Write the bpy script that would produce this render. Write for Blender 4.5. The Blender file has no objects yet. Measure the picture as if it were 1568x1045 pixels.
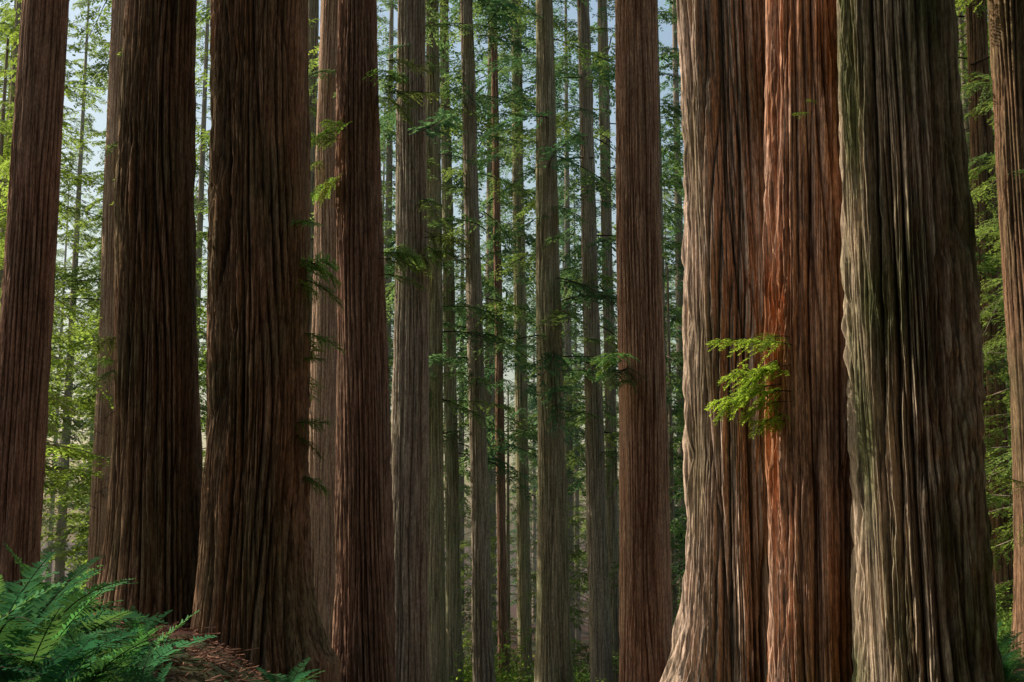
import bpy, math, random
import numpy as np
from mathutils import Vector, Matrix, Euler
R=math.radians
random.seed(7)
scene=bpy.context.scene
COL=scene.collection

# ---------------------------------------------------------------- helpers
def link(o,parent=None):
    COL.objects.link(o)
    if parent: o.parent=parent
    return o
def mesh_from(name,V,F,mats=(),midx=None,smooth=False):
    me=bpy.data.meshes.new(name)
    V=np.asarray(V,dtype=np.float32); F=np.asarray(F,dtype=np.int32)
    n=F.shape[1]
    me.vertices.add(len(V)); me.vertices.foreach_set('co',V.ravel())
    me.loops.add(F.size); me.loops.foreach_set('vertex_index',F.ravel())
    me.polygons.add(len(F)); me.polygons.foreach_set('loop_start',np.arange(0,F.size,n,dtype=np.int32))
    me.polygons.foreach_set('loop_total',np.full(len(F),n,dtype=np.int32))
    for m in mats: me.materials.append(m)
    if midx is not None: me.polygons.foreach_set('material_index',np.asarray(midx,dtype=np.int32))
    if smooth: me.polygons.foreach_set('use_smooth',np.ones(len(F),dtype=bool))
    me.update(calc_edges=True)
    return me
def empty(name,loc=(0,0,0)):
    o=bpy.data.objects.new(name,None); o.location=loc; o.empty_display_size=.3
    return link(o)
def vnoise(U,V,nu,seed):
    """periodic in U (0..1, nu cells), V in cells; range about -1..1"""
    nu=max(2,int(nu))
    rng=np.random.RandomState(seed)
    nv=int(np.ceil(V.max()-V.min()))+3
    g=rng.uniform(-1,1,(nu,nv+1))
    u=(U%1.0)*nu; v=V-V.min()
    i=np.floor(u).astype(int)%nu; fu=u-np.floor(u); j=np.floor(v).astype(int); fv=v-j
    fu=fu*fu*(3-2*fu); fv=fv*fv*(3-2*fv)
    i1=(i+1)%nu; j1=j+1
    return (g[i,j]*(1-fu)+g[i1,j]*fu)*(1-fv)+(g[i,j1]*(1-fu)+g[i1,j1]*fu)*fv
def sstep(a,b,x):
    t=np.clip((x-a)/(b-a),0,1); return t*t*(3-2*t)

# ---------------------------------------------------------------- materials
def newmat(name):
    m=bpy.data.materials.new(name); m.use_nodes=True
    nt=m.node_tree; nt.nodes.clear()
    return m,nt,nt.nodes,nt.links
def bark(name,ridge,groove,patch,patch_amt=.5,fs=24):
    m,nt,N,L=newmat(name)
    out=N.new('ShaderNodeOutputMaterial'); b=N.new('ShaderNodeBsdfPrincipled')
    b.inputs['Roughness'].default_value=.95; b.inputs['Specular IOR Level'].default_value=.1
    tc=N.new('ShaderNodeTexCoord')
    mp=N.new('ShaderNodeMapping'); mp.inputs['Scale'].default_value=(1,1,.04)
    L.new(tc.outputs['Object'],mp.inputs['Vector'])
    fib=N.new('ShaderNodeTexNoise'); fib.inputs['Scale'].default_value=fs; fib.inputs['Detail'].default_value=5; fib.inputs['Roughness'].default_value=.7
    L.new(mp.outputs[0],fib.inputs['Vector'])
    mp2=N.new('ShaderNodeMapping'); mp2.inputs['Scale'].default_value=(1,1,.3)
    L.new(tc.outputs['Object'],mp2.inputs['Vector'])
    pn=N.new('ShaderNodeTexNoise'); pn.inputs['Scale'].default_value=1.6; pn.inputs['Detail'].default_value=6
    L.new(mp2.outputs[0],pn.inputs['Vector'])
    fl=N.new('ShaderNodeTexNoise'); fl.inputs['Scale'].default_value=34; fl.inputs['Detail'].default_value=5; fl.inputs['Roughness'].default_value=.75
    L.new(mp2.outputs[0],fl.inputs['Vector'])
    at=N.new('ShaderNodeAttribute'); at.attribute_name='ridge'
    pr=N.new('ShaderNodeMapRange'); pr.inputs[1].default_value=.42; pr.inputs[2].default_value=.62; pr.inputs[4].default_value=patch_amt
    L.new(pn.outputs['Fac'],pr.inputs[0])
    mx=N.new('ShaderNodeMixRGB'); mx.inputs[1].default_value=(*ridge,1); mx.inputs[2].default_value=(*patch,1)
    L.new(pr.outputs[0],mx.inputs[0])
    fr=N.new('ShaderNodeMapRange'); fr.inputs[1].default_value=.36; fr.inputs[2].default_value=.58; fr.inputs[3].default_value=.2
    L.new(fib.outputs['Fac'],fr.inputs[0])
    mul=N.new('ShaderNodeMath'); mul.operation='MULTIPLY'
    L.new(fr.outputs[0],mul.inputs[0]); L.new(at.outputs['Fac'],mul.inputs[1])
    m2=N.new('ShaderNodeMixRGB'); m2.inputs[1].default_value=(*groove,1)
    L.new(mul.outputs[0],m2.inputs[0]); L.new(mx.outputs[0],m2.inputs[2])
    vr=N.new('ShaderNodeMapRange'); vr.inputs[1].default_value=.32; vr.inputs[2].default_value=.68; vr.inputs[3].default_value=.5; vr.inputs[4].default_value=1.5
    L.new(fl.outputs['Fac'],vr.inputs[0])
    m3=N.new('ShaderNodeMixRGB'); m3.blend_type='MULTIPLY'; m3.inputs[0].default_value=1
    L.new(m2.outputs[0],m3.inputs[1]); L.new(vr.outputs[0],m3.inputs[2])
    L.new(m3.outputs[0],b.inputs['Base Color'])
    L.new(b.outputs[0],out.inputs[0])
    return m
def leafmat(name,col,trans,tmix=.5):
    m,nt,N,L=newmat(name)
    out=N.new('ShaderNodeOutputMaterial')
    oi=N.new('ShaderNodeObjectInfo')
    geo=N.new('ShaderNodeNewGeometry')
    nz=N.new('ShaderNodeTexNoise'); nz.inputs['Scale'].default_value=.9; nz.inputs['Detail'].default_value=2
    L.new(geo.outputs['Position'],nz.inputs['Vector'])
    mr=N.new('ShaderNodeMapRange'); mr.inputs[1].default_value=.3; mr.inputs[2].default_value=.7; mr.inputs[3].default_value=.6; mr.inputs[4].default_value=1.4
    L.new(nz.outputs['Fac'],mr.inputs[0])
    def tint(c):
        a=N.new('ShaderNodeMixRGB'); a.blend_type='MULTIPLY'; a.inputs[0].default_value=1; a.inputs[1].default_value=(*c,1)
        L.new(oi.outputs['Color'],a.inputs[2])
        b=N.new('ShaderNodeMixRGB'); b.blend_type='MULTIPLY'; b.inputs[0].default_value=1
        L.new(a.outputs[0],b.inputs[1]); L.new(mr.outputs[0],b.inputs[2]); return b
    d=N.new('ShaderNodeBsdfDiffuse')
    t=N.new('ShaderNodeBsdfTranslucent')
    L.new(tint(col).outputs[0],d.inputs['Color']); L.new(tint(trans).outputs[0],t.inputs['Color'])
    mx=N.new('ShaderNodeMixShader'); mx.inputs[0].default_value=tmix
    L.new(d.outputs[0],mx.inputs[1]); L.new(t.outputs[0],mx.inputs[2]); L.new(mx.outputs[0],out.inputs[0])
    return m
red=bark('bark_red',(.42,.225,.135),(.035,.013,.007),(.33,.21,.125),.7)
dark=bark('bark_dark',(.33,.185,.10),(.013,.006,.0035),(.20,.155,.075),.75)
grey=bark('bark_grey',(.48,.38,.27),(.08,.05,.03),(.40,.35,.22),.7)
mossy=bark('bark_mossy',(.46,.37,.22),(.07,.05,.025),(.31,.31,.15),.8)
orange=bark('bark_orange',(.60,.34,.20),(.11,.038,.017),(.50,.33,.20),.6)
sunny=bark('bark_tan_sunlit',(.60,.39,.25),(.17,.08,.045),(.52,.37,.23),.6)  # lighter bark: the sunlit look is painted into the colour
gdark=bark('bark_weathered',(.70,.50,.36),(.014,.009,.006),(.27,.20,.11),.9)
mossdark=bark('bark_weathered_mossy',(.56,.42,.28),(.014,.010,.006),(.19,.185,.08),1.0)
rust=bark('bark_rust',(.68,.42,.28),(.04,.012,.006),(.50,.18,.06),.85)
twig=bark('twig_bark',(.12,.08,.05),(.05,.035,.022),(.10,.08,.06),.5)
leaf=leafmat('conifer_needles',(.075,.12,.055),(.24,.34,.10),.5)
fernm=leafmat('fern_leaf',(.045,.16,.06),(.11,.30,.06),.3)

# ---------------------------------------------------------------- terrain
def terr(x,y):
    x=np.asarray(x,dtype=float); y=np.asarray(y,dtype=float)
    yy=np.clip(y,-40,100)
    base=-1.7-.12*np.log1p(np.exp(np.clip((yy-6)/1.5,-30,60)))*1.5
    q=x/np.maximum(np.abs(y)+1,5)
    left=-1.12-.014*np.clip(y,0,22)-.10*np.clip(y-23,0,90)
    right=-1.8-.04*np.clip(y-15,0,90)
    sl=sstep(-.07,-.24,q)*sstep(-2,6,y); sr=sstep(.08,.2,q)*sstep(-2,8,y)
    z=base*(1-sl-sr)+left*sl+right*sr
    z=z+.08*np.sin(x*.9+1.3)*np.cos(y*.7)+.05*np.sin(x*2.3+y*1.7)+.03*np.sin(x*5.1-y*3.9)
    return z
def grid_ax(lim):
    a=np.concatenate([np.arange(0,30,.2),np.arange(30,80,1.0),np.geomspace(80,lim,30)])
    return np.concatenate([-a[:0:-1],a])
gx=grid_ax(1800); gy=grid_ax(1800)
GX,GY=np.meshgrid(gx,gy,indexing='ij'); GZ=terr(GX,GY)
GZ=GZ+np.where((np.abs(GX)<30)&(np.abs(GY)<30),np.random.RandomState(1).normal(0,.018,GX.shape),0)
V=np.stack([GX,GY,GZ],-1).reshape(-1,3)
n1,n2=GX.shape
idx=np.arange(n1*n2).reshape(n1,n2)
F=np.stack([idx[:-1,:-1],idx[1:,:-1],idx[1:,1:],idx[:-1,1:]],-1).reshape(-1,4)
m,nt,N,L=newmat('forest_duff')
out=N.new('ShaderNodeOutputMaterial'); b=N.new('ShaderNodeBsdfPrincipled'); b.inputs['Roughness'].default_value=.95; b.inputs['Specular IOR Level'].default_value=.1
tc=N.new('ShaderNodeTexCoord')
n1_=N.new('ShaderNodeTexNoise'); n1_.inputs['Scale'].default_value=14; n1_.inputs['Detail'].default_value=10; n1_.inputs['Roughness'].default_value=.8
n2_=N.new('ShaderNodeTexNoise'); n2_.inputs['Scale'].default_value=.5; n2_.inputs['Detail'].default_value=5
L.new(tc.outputs['Object'],n1_.inputs['Vector']); L.new(tc.outputs['Object'],n2_.inputs['Vector'])
cr=N.new('ShaderNodeValToRGB'); cr.color_ramp.elements[0].position=.38; cr.color_ramp.elements[0].color=(.015,.007,.004,1)
cr.color_ramp.elements[1].position=.72; cr.color_ramp.elements[1].color=(.20,.075,.045,1)
cr2=N.new('ShaderNodeValToRGB'); cr2.color_ramp.elements[0].position=.35; cr2.color_ramp.elements[0].color=(.02,.03,.008,1)
cr2.color_ramp.elements[1].position=.7; cr2.color_ramp.elements[1].color=(.08,.11,.03,1)
L.new(n1_.outputs['Fac'],cr.inputs[0]); L.new(n1_.outputs['Fac'],cr2.inputs[0])
mr=N.new('ShaderNodeMapRange'); mr.inputs[1].default_value=.5; mr.inputs[2].default_value=.65
L.new(n2_.outputs['Fac'],mr.inputs[0])
mx=N.new('ShaderNodeMixRGB'); L.new(mr.outputs[0],mx.inputs[0]); L.new(cr.outputs[0],mx.inputs[1]); L.new(cr2.outputs[0],mx.inputs[2])
L.new(mx.outputs[0],b.inputs['Base Color'])
L.new(b.outputs[0],out.inputs[0])
link(bpy.data.objects.new('ground',mesh_from('ground',V,F,[m],smooth=True)))
# litter of fallen twigs and needles
rs=np.random.RandomState(5); nl=14000
lx=rs.uniform(-6.5,2.5,nl); ly=rs.uniform(5.5,20,nl); la=rs.uniform(0,6.28,nl); ll_=rs.uniform(.03,.16,nl)*np.where(rs.rand(nl)<.05,3,1); lz=terr(lx,ly)+rs.uniform(.0,.05,nl)
dx=np.cos(la)*ll_; dy=np.sin(la)*ll_; wx=-np.sin(la)*.006; wy=np.cos(la)*.006; dz_=rs.uniform(-.02,.05,nl)
LV=np.stack([np.stack([lx-wx,ly-wy,lz],-1),np.stack([lx+wx,ly+wy,lz+.008],-1),np.stack([lx+dx+wx,ly+dy+wy,lz+dz_+.008],-1),np.stack([lx+dx-wx,ly+dy-wy,lz+dz_],-1)],1).reshape(-1,3)
lit_m,nt,N,L=newmat('dry_litter'); out=N.new('ShaderNodeOutputMaterial'); b=N.new('ShaderNodeBsdfDiffuse')
tc=N.new('ShaderNodeTexCoord'); nn=N.new('ShaderNodeTexNoise'); nn.inputs['Scale'].default_value=9; L.new(tc.outputs['Object'],nn.inputs['Vector'])
cr=N.new('ShaderNodeValToRGB'); cr.color_ramp.elements[0].position=.4; cr.color_ramp.elements[0].color=(.09,.035,.02,1); cr.color_ramp.elements[1].position=.62; cr.color_ramp.elements[1].color=(.32,.17,.11,1)
L.new(nn.outputs['Fac'],cr.inputs[0]); L.new(cr.outputs[0],b.inputs[0]); L.new(b.outputs[0],out.inputs[0])
link(bpy.data.objects.new('leaf_litter',mesh_from('leaf_litter',LV,np.arange(nl*4).reshape(-1,4),[lit_m])))

# ---------------------------------------------------------------- trunks
def trunk(name,X0,Y,R0,XT,RT,mat,seg=160,dz=.1,furrow=.05,cell=.11,flute=.05,flare=.35,fh=.9,fdir=None,famt=0,H=45,seed=1,lobes=7,fiss=0):
    zg=float(terr(X0,Y)); zt=.424*Y
    zb=zg-.8; zvis=.47*Y+1
    zs=np.concatenate([np.arange(zb,zvis,dz),np.linspace(zvis,max(H,zvis+10),40)])
    th=np.arange(seg)/seg
    U,Z=np.meshgrid(th,zs,indexing='xy')
    f=np.clip(Z/zt,-.3,1)
    r=R0+(RT-R0)*f
    top=np.clip((Z-zt)/(H+4-zt),0,1); r=r*(1-.85*top)
    hb=np.maximum(Z-zg,0)
    A=2*np.pi*U
    lob=vnoise(U+.015*np.sin(Z*.3+seed),Z/9.0,lobes,seed+11)
    r=r*(1+flute*lob*(1+2.0*np.exp(-hb/1.5)))
    r=r*(1+.5*flute*vnoise(U,Z/6.0,lobes*3,seed+12))
    r=r*(1+flare*np.exp(-hb/fh)*(1+.6*vnoise(U,Z/4,lobes+2,seed+5)))
    if fdir is not None:
        r=r*(1+famt*np.clip(np.cos(A-fdir),0,1)**2*np.exp(-hb/.75))
    circ=2*np.pi*R0
    nc=max(8,int(circ/cell))
    base=U+.008*np.sin(Z*.22+seed)+.003*vnoise(U,Z/2.0,8,seed+7)
    def strings(n,ph,zs_,sd,ex=.55):
        p=n*base+ph*vnoise(U,Z/zs_,max(6,n//3),sd)+.16*ph*vnoise(U,Z/(zs_*.35),n//2,sd+1)
        dep=np.clip(.7+.8*vnoise(U,Z/(zs_*.8),n,sd+2),.05,1)
        return 1-dep*(1-np.abs(np.sin(np.pi*p))**ex)
    g0=strings(max(5,nc//4),.8,7.0,seed+91,.3) if fiss else 1
    g1=strings(nc,1.3,4.5,seed+31)
    g2=strings(int(nc*1.7)+1,1.2,3.0,seed+41)
    g3=strings(int(nc*3.1)+1,1.1,1.8,seed+51)
    g4=strings(int(nc*5.3)+1,1.1,.9,seed+81) if seg>250 else 1
    n1=vnoise(base,Z/2.2,nc,seed+61)
    br=.6+.4*np.clip(np.abs(n1)/.2,0,1)**.7
    n3=vnoise(base,Z/.16,nc*4,seed+71)
    ridge=g1*(.5+.5*g2)*(.58+.42*g3)*(.62+.38*g4)*br*(.3+.7*g0)
    amp=furrow*np.clip(1+.8*vnoise(U,Z/4,9,seed+61),.25,1.9)
    r=r+amp*(ridge-.5)*1.5+amp*.16*n3-furrow*fiss*(1-g0)
    cx=X0+(XT-X0)*np.clip(Z/zt,-.3,1.2)+.03*R0*np.sin(Z*.5+seed)
    cy=Y+.02*np.sin(Z*.33+seed)
    x=cx+r*np.cos(A)-X0; y=cy+r*np.sin(A)-Y; z=Z-zg
    nz=len(zs)
    V=np.stack([x,y,z],-1).reshape(-1,3)
    ii=np.arange(nz*seg).reshape(nz,seg); jj=np.roll(ii,-1,axis=1)
    F=np.stack([ii[:-1],jj[:-1],jj[1:],ii[1:]],-1).reshape(-1,4)
    me=mesh_from(name,V,F,[mat],smooth=True)
    at=me.attributes.new('ridge','FLOAT','POINT'); at.data.foreach_set('value',(np.clip(ridge*1.7,0,1)**1.5).astype(np.float32).ravel())
    o=bpy.data.objects.new(name,me); o.location=(X0,Y,zg)
    link(o)
    return o

# ---------------------------------------------------------------- branch meshes
def tube(P,rad,Vs,Fs,off,k=4):
    P=[Vector(p) for p in P]
    for i,p in enumerate(P):
        d=(P[min(i+1,len(P)-1)]-P[max(i-1,0)]).normalized()
        s=d.cross(Vector((0,0,1)));  s=s.normalized() if s.length>1e-3 else Vector((1,0,0)); t=d.cross(s)
        for j in range(k):
            a=j/k*2*math.pi; Vs.append(p+(s*math.cos(a)+t*math.sin(a))*rad[i])
    for i in range(len(P)-1):
        for j in range(k):
            a=off+i*k+j; b_=off+i*k+(j+1)%k
            Fs.append((a,b_,b_+k,a+k))
def branch_geo(Ln,seed,step=.12,lstep=.055,ll=.11,lw=.026,sec=.36,droop=.25,bare=False,twigs=True):
    rg=random.Random(seed)
    Vs=[];Fs=[];M=[]
    def main(t):
        return Vector((t*Ln,.06*Ln*math.sin(t*4+seed),Ln*(.10*t-droop*t*t)))
    tube([main(i/6) for i in range(7)],[.020*Ln/3*(1-.85*i/6)+.003 for i in range(7)],Vs,Fs,0)
    n=int(Ln/step); secs=[]
    for i in range(n):
        t=.12+.88*(i+rg.random()*.6)/n
        for side in (-1,1):
            if rg.random()<.2: continue
            p0=main(min(t,1)); sl=Ln*sec*(1-t)**.7*rg.uniform(.4,1.2)*min(1,t*3+.3)+.12
            ang=rg.uniform(.55,1.2); dz=rg.uniform(-.5,.12)
            d=Vector((math.cos(ang),side*math.sin(ang),dz)).normalized()
            secs.append((p0,sl,d))
            if twigs:
                Q=[p0+d*sl*s+Vector((0,0,-sl*.28*s*s)) for s in (0,.5,1)]
                tube(Q,[.005,.003,.001],Vs,Fs,len(Vs),3)
    M=[0]*len(Fs)
    if not bare:
        r2=random.Random(seed*977)
        for (p0,sl,d) in secs:
            m_=max(2,int(sl/lstep)); perp=d.cross(Vector((0,0,1))).normalized()
            for k in range(1,m_+1):
                s=k/m_; p=p0+d*sl*s+Vector((0,0,-sl*.28*s*s))
                for sd in (-1,1):
                    if r2.random()<.1: continue
                    l=ll*r2.uniform(.6,1.3)*(1.15-.5*s)
                    q=(d*r2.uniform(.4,.9)+perp*sd*r2.uniform(.5,1)+Vector((0,0,r2.uniform(-.6,.15)))).normalized()
                    w=q.cross(Vector((r2.uniform(-.4,.4),r2.uniform(-.4,.4),1))).normalized()*lw*r2.uniform(.7,1.3)
                    o=len(Vs)
                    Vs+= [p,p+q*l*.45+w,p+q*l,p+q*l*.45-w]; Fs.append((o,o+1,o+2,o+3)); M.append(1)
    return Vs,Fs,M
def branch_mesh(name,*a,**k):
    Vs,Fs,M=branch_geo(*a,**k)
    return mesh_from(name,[tuple(v) for v in Vs],Fs,[twig,leaf],M)
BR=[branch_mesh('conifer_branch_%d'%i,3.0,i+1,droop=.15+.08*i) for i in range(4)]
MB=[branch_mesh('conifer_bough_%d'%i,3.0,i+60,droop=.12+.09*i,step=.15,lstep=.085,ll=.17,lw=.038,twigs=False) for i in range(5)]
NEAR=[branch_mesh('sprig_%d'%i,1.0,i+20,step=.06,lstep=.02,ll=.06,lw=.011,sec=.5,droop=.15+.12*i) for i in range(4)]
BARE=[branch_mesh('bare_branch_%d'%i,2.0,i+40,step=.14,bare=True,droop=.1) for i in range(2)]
def put(me,parent,loc,az,tilt,s,col=(1,1,1),roll=0,name='branch'):
    o=bpy.data.objects.new(name,me)
    o.rotation_euler=Euler((roll,tilt,az),'XYZ'); o.location=loc; o.scale=(s,s,s); o.color=(*col,1)
    return link(o,parent)
def crown(tree,z0,z1,n,L0,L1,cols,seed=0,kit=None):
    rg=random.Random(seed); kit=kit or MB
    zg=tree.location.z
    for i in range(n):
        z=z0+(z1-z0)*((i+rg.random())/n)**1.15
        put(rg.choice(kit),tree,(0,0,z-zg),rg.uniform(0,2*math.pi),rg.uniform(-.25,.4),rg.uniform(L0,L1)/3,rg.choice(cols),rg.uniform(-.3,.3))

T=[ # name,X0,Y,R0,XT,RT,mat,dict
 ('A',-10.05,26,.525,-9.95,.467,red,dict(seg=360,dz=.12,cell=.11,flare=.15,fiss=.3)),
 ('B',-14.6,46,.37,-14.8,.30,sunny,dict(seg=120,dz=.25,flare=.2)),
 ('C',-5.51,20,.66,-5.76,.52,dark,dict(seg=520,dz=.09,cell=.12,furrow=.08,flute=.06,flare=.30,fh=1.2,fiss=.6)),
 ('D',-3.84,19,.70,-3.92,.69,dark,dict(seg=560,dz=.09,cell=.14,furrow=.10,flute=.10,flare=.34,fh=1.2,fdir=0,famt=.6,fiss=.8)),
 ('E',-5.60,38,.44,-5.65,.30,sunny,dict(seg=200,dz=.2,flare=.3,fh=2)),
 ('E2',-8.45,52,.26,-8.5,.22,grey,dict(seg=60,dz=.3)),
 ('F',-2.76,24,.50,-3.06,.33,red,dict(seg=380,dz=.1,cell=.11,furrow=.065,flare=.14,fiss=.4)),
 ('G',-2.39,30,.43,-2.45,.32,grey,dict(seg=280,dz=.12,flare=.2,furrow=.045,fiss=.3)),
 ('G2',-2.66,45,.30,-2.95,.22,mossy,dict(seg=100,dz=.2)),
 ('H',-2.39,52,.27,-2.9,.16,mossy,dict(seg=80,dz=.2)),
 ('I',-1.11,46,.31,-1.73,.20,grey,dict(seg=100,dz=.2)),
 ('J',-.47,58,.18,-.87,.12,red,dict(seg=60,dz=.3)),
 ('K',.53,62,.30,.2,.24,mossy,dict(seg=60,dz=.3)),
 ('L',1.23,40,.45,1.07,.25,mossy,dict(seg=160,dz=.16)),
 ('M',3.17,48,.34,2.81,.2,grey,dict(seg=90,dz=.2)),
 ('M2',4.38,56,.24,4.15,.2,grey,dict(seg=60,dz=.3)),
 ('N',2.87,28,.53,2.84,.455,orange,dict(seg=340,dz=.12,cell=.10,flute=.02,flare=.1,furrow=.045,fiss=.2)),
 ('O',2.69,15,.54,2.73,.57,gdark,dict(seg=700,dz=.07,cell=.12,furrow=.12,flute=.12,flare=.10,fh=.8,fdir=math.pi,famt=.6,fiss=1.0)),
 ('P',3.29,14,.48,3.41,.45,rust,dict(seg=640,dz=.07,cell=.11,furrow=.11,flute=.11,flare=.15,fh=.9,lobes=5,fiss=.9)),
 ('Q',4.10,13,.585,4.08,.575,mossdark,dict(seg=760,dz=.06,cell=.13,furrow=.12,flute=.07,flare=.16,fh=1.0,fiss=1.0)),
 ('R',8.23,20,.40,8.27,.386,dark,dict(seg=200,dz=.12)),
 ('S',12.76,34,.36,12.97,.25,dark,dict(seg=100,dz=.15)),
]
TR={}
for i,(k,X0,Y,R0,XT,RT,mat,kw) in enumerate(T):
    TR[k]=trunk('redwood_tree',X0,Y,R0,XT,RT,mat,seed=(100+i*17) if k!='Q' else 1234,**kw)
MID=[(.8,1,1.0),(1,1.05,.95),(.65,.9,1.0),(1.3,1.25,.85)]
BRI=[(1.3,1.25,.9),(1.8,1.6,.8),(1,1.05,.9)]  # yellower leaf tints with the sunlit look put into the colour
for k,z0,z1,n,a,b_,c in [('G',6,30,30,1.2,2.6,MID),('G2',4,36,60,1.6,4.2,MID),('H',3,38,66,1.6,4.2,MID),('I',5,38,56,1.6,3.8,MID),('J',3,38,64,1.6,4,MID),('K',4,40,64,1.6,4.2,MID),
     ('L',4,34,58,1.4,3.4,MID),('M',3,36,64,1.6,4.2,MID),('M2',3,40,64,1.6,4.2,MID),('B',5,34,45,2,4,BRI),('E2',3,36,50,2,3.8,BRI),('E',9,34,30,1.6,3.4,BRI),('S',0,26,70,1.8,3.8,BRI)]:
    crown(TR[k],z0,z1,n,a,b_,c,seed=len(k)*31+ord(k[0]))
crown(TR['R'],0,22,50,1.0,2.4,BRI,seed=5,kit=BR)
crown(TR['N'],14,36,30,2,3.5,MID,seed=6,kit=BR)
for k in 'ACDFOPQ':
    crown(TR[k],23,43,26,2.5,4.2,MID,seed=ord(k))
# sprigs seen on near trunks
r_=random.Random(44)
for i in range(10):
    z=1.2+.10*i; loc=Vector((2.98,13.72-r_.uniform(0,.2),z))
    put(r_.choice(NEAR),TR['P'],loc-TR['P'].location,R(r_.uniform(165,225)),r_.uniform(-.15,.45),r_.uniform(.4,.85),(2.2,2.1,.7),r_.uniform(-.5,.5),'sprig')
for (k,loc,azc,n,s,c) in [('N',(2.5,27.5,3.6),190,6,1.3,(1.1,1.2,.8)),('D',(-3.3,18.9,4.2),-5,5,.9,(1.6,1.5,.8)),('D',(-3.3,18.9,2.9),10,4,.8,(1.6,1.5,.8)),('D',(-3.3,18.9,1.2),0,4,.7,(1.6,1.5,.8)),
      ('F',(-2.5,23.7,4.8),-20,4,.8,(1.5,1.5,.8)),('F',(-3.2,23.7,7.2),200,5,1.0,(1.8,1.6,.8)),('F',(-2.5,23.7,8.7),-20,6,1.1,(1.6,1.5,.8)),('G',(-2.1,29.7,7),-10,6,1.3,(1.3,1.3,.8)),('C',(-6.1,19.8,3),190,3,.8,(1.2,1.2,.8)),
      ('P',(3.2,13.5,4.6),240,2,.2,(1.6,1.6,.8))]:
    t=TR[k]; r_=random.Random(n+len(k)+int(loc[2]*10))
    for i in range(n):
        p=Vector(loc)+Vector((0,r_.uniform(-.2,.2),r_.uniform(-.5,.5)))
        put(r_.choice(NEAR),t,p-t.location,R(azc+r_.uniform(-60,60)),r_.uniform(-.3,.5),s*r_.uniform(.5,1.1),[v*r_.uniform(.8,1.2) for v in c],r_.uniform(-.7,.7),'sprig')

# ---------------------------------------------------------------- full conifers (distant) built as a few joined meshes
def conifer(name,H,z0,Lm,n,seed,ll=.3,lw=.07,rt=.42,step=.2,lstep=.13):
    rg=random.Random(seed)
    parts=[]
    for i in range(4):
        Vs,Fs,M=branch_geo(3.0,seed*10+i,step=step,lstep=lstep,ll=ll,lw=lw,droop=.12+.1*i,twigs=False)
        parts.append((np.array([tuple(v) for v in Vs]),np.array(Fs),np.array(M)))
    AV=[];AF=[];AM=[]
    k=10; zs=np.linspace(-2,H,12)
    a=np.arange(k)/k*2*np.pi
    for z in zs:
        rr=rt*(1-max(z,0)/H)+.03
        AV.append(np.stack([rr*np.cos(a),rr*np.sin(a),np.full(k,z)],-1))
    ii=np.arange(12*k).reshape(12,k); jj=np.roll(ii,-1,1)
    AF.append(np.stack([ii[:-1],jj[:-1],jj[1:],ii[1:]],-1).reshape(-1,4)); AM.append(np.zeros(11*k)); off=12*k
    for i in range(n):
        t=(i+rg.random())/n; z=z0+(H-z0)*t
        L_=Lm*(1-t)**.5*rg.uniform(.4,1.2)*min(1,t*5+.45)+.3
        V,F_,M=parts[rg.randrange(4)]
        mt=Euler((rg.uniform(-.3,.3),rg.uniform(-.2,.4),rg.uniform(0,6.283))).to_matrix()
        AV.append((V*(L_/3))@np.array(mt).T+np.array([0,0,z])); AF.append(F_+off); AM.append(M); off+=len(V)
    me=mesh_from(name,np.concatenate(AV),np.concatenate(AF),[grey,leaf],np.concatenate(AM))
    at=me.attributes.new('ridge','FLOAT','POINT'); at.data.foreach_set('value',np.full(len(me.vertices),.8,dtype=np.float32))
    return me
CON=[conifer('conifer_a',66,8,4.6,160,1),conifer('conifer_b',58,3,4.0,160,2),conifer('conifer_c',72,18,5.0,140,3)]
YOUNG=[conifer('young_a',14,.3,2.8,70,4,ll=.17,lw=.04,rt=.1,lstep=.08),conifer('young_b',9,.2,2.2,50,5,ll=.15,lw=.035,rt=.08,lstep=.08)]
far=empty('distant_forest')
rg=random.Random(3)
cnt=0
pts=[]
while cnt<88:
    y=rg.uniform(66,200); q=rg.uniform(-.5,.5); x=q*y
    if any((x-a)**2+(y-b)**2<28 for a,b in pts): continue
    pts.append((x,y)); cnt+=1
    c=rg.choice(MID+[(1.6,1.5,.8)])
    put(rg.choice(CON),far,(x,y,float(terr(x,y))-.3),rg.uniform(0,6.28),0,rg.uniform(.75,1.1),c,0,'conifer')
for (x,y,j,s,c) in [(-18.5,48,0,.6,(1.8,1.7,.7)),(-21.5,53,1,.7,(1.6,1.5,.8)),(-17.5,56,1,.7,(1.7,1.6,.8)),(-24,60,0,.8,(1.4,1.3,.8)),(-20,64,1,.8,(1.6,1.5,.8)),(-13.2,60,0,.8,(1.4,1.4,.9)),(-10.2,56,1,.7,(1.4,1.4,.8)),(16.5,44,1,.7,(1.4,1.4,.7)),(15.2,36,1,.55,(1.5,1.4,.7)),(20,50,0,.8,(1,1.1,.8)),(7.3,62,0,.8,(1,1.1,.9)),  # light tints on the left trees paint sunlit foliage into the leaf colour
      (-17.0,25.6,1,.52,(1,1,1)),(-22.5,28.2,1,.6,(1,1,1))]:  # two unseen conifers added to keep sun off the left trunks
    put(CON[j],far,(x,y,float(terr(x,y))-.3),x,0,s,c,0,'conifer')
near=empty('surrounding_forest')
n_=0
while n_<80:
    a=rg.uniform(R(165),R(380)); d=rg.uniform(8,32)
    x,y=d*math.cos(a),d*math.sin(a)
    if y>-2 and not (x>11 and y<8): continue
    n_+=1
    put(CON[n_%2],near,(x,y,float(terr(x,y))-.3),rg.uniform(0,6.28),0,rg.uniform(.5,.9),(.6,.6,.6),0,'conifer')
us=empty('understory_conifers')
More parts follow.
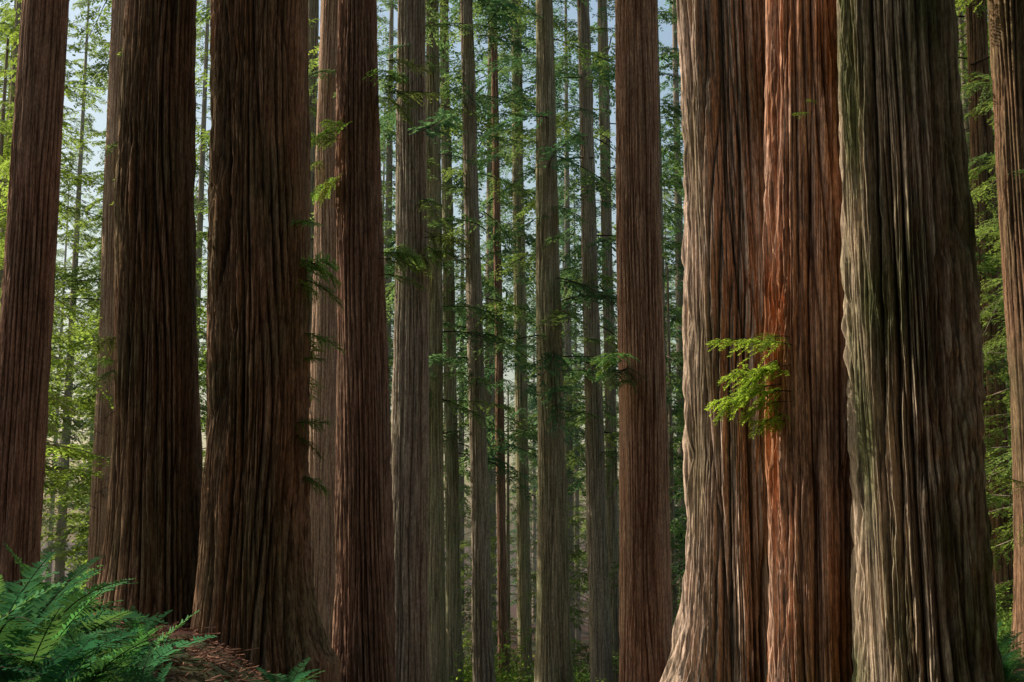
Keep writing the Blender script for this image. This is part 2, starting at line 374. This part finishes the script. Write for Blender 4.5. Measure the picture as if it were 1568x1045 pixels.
for (x,y,s,c,j) in [(-12,31,1.1,(1.8,1.7,.8),0),(-16.5,39,1.3,(1.7,1.6,.8),0),(-13.5,50,1.4,(1.4,1.4,.9),0),(-19,46,1.6,(1.5,1.4,.8),0),
     (-9.5,36,.8,(1.1,1.1,.9),1),(-7.2,33,.7,(1.5,1.4,.8),1),(-5,55,1.3,(1.2,1.2,.8),0),(-.2,66,1.2,(1.4,1.3,.7),0),(2.2,52,1.1,(1.3,1.3,.8),1),
     (5.6,40,1.1,(.9,1.05,.9),1),(12.2,30,1.1,(1.3,1.2,.7),0),(9.6,24,.9,(1.4,1.3,.7),1),(14,38,1.5,(1.2,1.2,.7),0),(6.2,50,1.2,(1,1.1,.9),0),(-1.8,60,1,(1.5,1.4,.7),1),(4,66,1.3,(1.3,1.2,.8),0)]:
    put(YOUNG[j],us,(x,y,float(terr(x,y))-.2),rg.uniform(0,6),0,s,c,0,'young_conifer')
for (dz,az,s) in [(2.4,0,1.0),(3.0,.3,.8),(4.6,-.4,.9),(5.2,.2,.9),(2.0,-.6,.9),(4.9,3,.8),(2.6,2.8,.8)]:
    put(BARE[int(dz)%2],TR['B'],(0,0,dz+2.5),az-1.2,-.2,s,(1,1,1),0,'dead_branch')

# shrubs
def shrub(name,seed):
    r=random.Random(seed); Vs=[];Fs=[];M=[]
    for i in range(26):
        az=r.uniform(0,6.28); el=r.uniform(.4,1.3); Ls=r.uniform(.6,1.5)
        d=Vector((math.cos(az)*math.cos(el),math.sin(az)*math.cos(el),math.sin(el)))
        P=[d*Ls*t+Vector((0,0,-.25*Ls*t*t)) for t in (0,.5,1)]
        tube(P,[.008,.005,.002],Vs,Fs,len(Vs),3); M+= [0]*6
        for k in range(60):
            t=r.uniform(.2,1.05); p=d*Ls*t+Vector((0,0,-.25*Ls*t*t))+Vector([r.gauss(0,.09) for _ in range(3)])
            q=Vector([r.gauss(0,1),r.gauss(0,1),r.gauss(-.1,.6)]).normalized(); w=q.orthogonal().normalized(); w=(w+q.cross(w)*r.uniform(-1,1)).normalized()
            l=r.uniform(.04,.085); o=len(Vs); Vs+=[p,p+q*l*.5+w*l*.24,p+q*l,p+q*l*.5-w*l*.24]; Fs.append((o,o+1,o+2,o+3)); M.append(1)
    return mesh_from(name,[tuple(v) for v in Vs],Fs,[twig,leaf],M)
SH=[shrub('shrub_%d'%i,i) for i in range(3)]
sh=empty('understory_shrubs')
for i in range(320):
    y=rg.uniform(36,120); q=rg.uniform(-.46,.46); x=q*y
    c=rg.choice([(1.4,1.4,.7),(2.0,1.9,.8),(1.0,1.2,.9),(1.7,1.7,.8)])  # raised tints paint sunlit undergrowth into the shrub colour
    put(SH[i%3],sh,(x,y,float(terr(x,y))-.1),rg.uniform(0,6),0,rg.uniform(.9,2.2)*(1 if y<50 else 1.5),c,0,'shrub')
for (x,y,s) in [(8.0,21.8,.9),(6.9,18.8,.45),(8.6,24,1.1),(9.6,27,1.3),(1.55,14.0,.95),(7.6,20.6,.6),(10.5,30,1.5),(6.1,16.4,.4),(11.5,33,1.6)]:
    put(SH[0],sh,(x,y,float(terr(x,y))-.05),x,0,s,(1.5,1.6,.8),0,'shrub')

# ---------------------------------------------------------------- ferns
def frond(name,Ln,arch,seed):
    r=random.Random(seed); Vs=[];Fs=[];M=[]
    def c(t):
        return Vector((Ln*(t-.12*arch*t*t),.04*math.sin(3*t+seed),Ln*(.45*arch*(t-1.35*t*t)*.9)))
    P=[c(i/10) for i in range(11)]
    tube(P,[.006*(1-.8*i/10)+.001 for i in range(11)],Vs,Fs,0); M=[0]*len(Fs)
    n=38
    for i in range(n):
        t=.12+.87*i/n; p=c(t); d=(c(t+.01)-c(t-.01)).normalized(); up=d.cross(Vector((0,1,0))).normalized()*-1
        l=Ln*.135*min(1,(1.03-t)*2.2)**.8*min(1,.55+t*2.2)
        for sd in (-1,1):
            if r.random()<.03: continue
            q=(Vector((0,sd,0))+d*r.uniform(.22,.4)+up*r.uniform(-.1,.28)).normalized()
            w=d*(Ln*.0118); dr=up*-.18*l
            o=len(Vs)
            Vs+=[p-w*.6,p+w*.8,p+q*l*.55+w*.95+dr*.2,p+q*l*.55-w*.65+dr*.2,p+q*l*.97+w*.25+dr,p+q*l+dr]
            Fs+=[(o,o+1,o+2,o+3),(o+3,o+2,o+4,o+5)]; M+=[1,1]
    return mesh_from(name,[tuple(v) for v in Vs],Fs,[twig,fernm],M)
FR=[frond('frond_%d'%i,1.0,.6+.35*i,i) for i in range(4)]
def fern(x,y,size,n,seed,col=(1,1,1)):
    e=empty('sword_fern',(x,y,float(terr(x,y))))
    r=random.Random(seed)
    for i in range(n):
        az=i*2.399+r.uniform(-.3,.3); tl=-r.uniform(.3,1.25)
        c=r.uniform(.5,1.6); yl=r.uniform(.9,1.5); put(r.choice(FR),e,(.03*math.cos(az),.03*math.sin(az),0),az,tl,size*r.uniform(.75,1.1),(col[0]*c*yl,col[1]*c,col[2]*c),r.uniform(-.3,.3),'frond')
FE=[(-2.95,7.6,1.3),(-2.55,8.0,1.0),(-2.5,6.9,1.0),(-2.05,7.3,.7),(-3.4,9.2,1.4),(-2.9,9.4,1.05),(-3.9,10.5,1.4),(-2.8,6.4,1.15),(-2.2,6.2,.7),(-3.3,8.2,1.4),(-4.2,12,1.3),(-4.9,14,1.3),(-3.3,10.8,.85),
    (-2.5,14.6,.7),(-5.6,16,1.0),(-6.2,18,1.0),(-6.6,16.5,1.3),(-3.6,12.6,.6),(-3.2,7.0,1.3),(-4.6,12.8,1.2),(-5.2,13.5,1.2),(-2.0,12.4,.55),
    (6.3,17.0,.7),(7.1,19.2,.8),(5.9,15.8,.55),(7.9,22,1.0)]
for i,(x,y,s) in enumerate(FE): fern(x,y,s,21,i)

# ---------------------------------------------------------------- thin haze between the far trees (a real participating medium)
bpy.ops.mesh.primitive_cube_add(size=1,location=(0,160,25)); mi=bpy.context.object; mi.name='forest_haze'; mi.scale=(320,230,90)
m,nt,N,L=newmat('haze'); out=N.new('ShaderNodeOutputMaterial'); vs=N.new('ShaderNodeVolumeScatter')
vs.inputs['Color'].default_value=(.90,.97,1,1); vs.inputs['Density'].default_value=.0006; vs.inputs['Anisotropy'].default_value=.25
L.new(vs.outputs[0],out.inputs['Volume']); mi.data.materials.append(m)

# ---------------------------------------------------------------- light, sky, camera
sd=Vector((-.915,.403,0)).normalized(); el=R(34)
S=Vector((sd.x*math.cos(el),sd.y*math.cos(el),math.sin(el)))
sun=bpy.data.lights.new('sun','SUN'); sun.energy=5; sun.angle=R(.5); sun.color=(1,.94,.85)
so=bpy.data.objects.new('sun',sun); so.rotation_euler=S.to_track_quat('Z','Y').to_euler(); link(so)
w=bpy.data.worlds.new('World'); scene.world=w; w.use_nodes=True
nt=w.node_tree; bg=nt.nodes['Background']; sk=nt.nodes.new('ShaderNodeTexSky'); sk.sky_type='NISHITA'; sk.sun_disc=False
sk.sun_elevation=el; sk.sun_rotation=math.atan2(sd.x,sd.y); sk.dust_density=3; sk.air_density=1.7; sk.ozone_density=2.5
nt.links.new(sk.outputs[0],bg.inputs[0]); bg.inputs[1].default_value=.15
cam=bpy.data.cameras.new('camera'); cam.lens=45; cam.sensor_width=36; cam.clip_end=5000
co=bpy.data.objects.new('camera',cam); co.location=(0,0,0); co.rotation_euler=(R(90+8.6),0,0); link(co)
scene.camera=co
scene.view_settings.view_transform='Standard'; scene.view_settings.look='None'; scene.view_settings.exposure=0
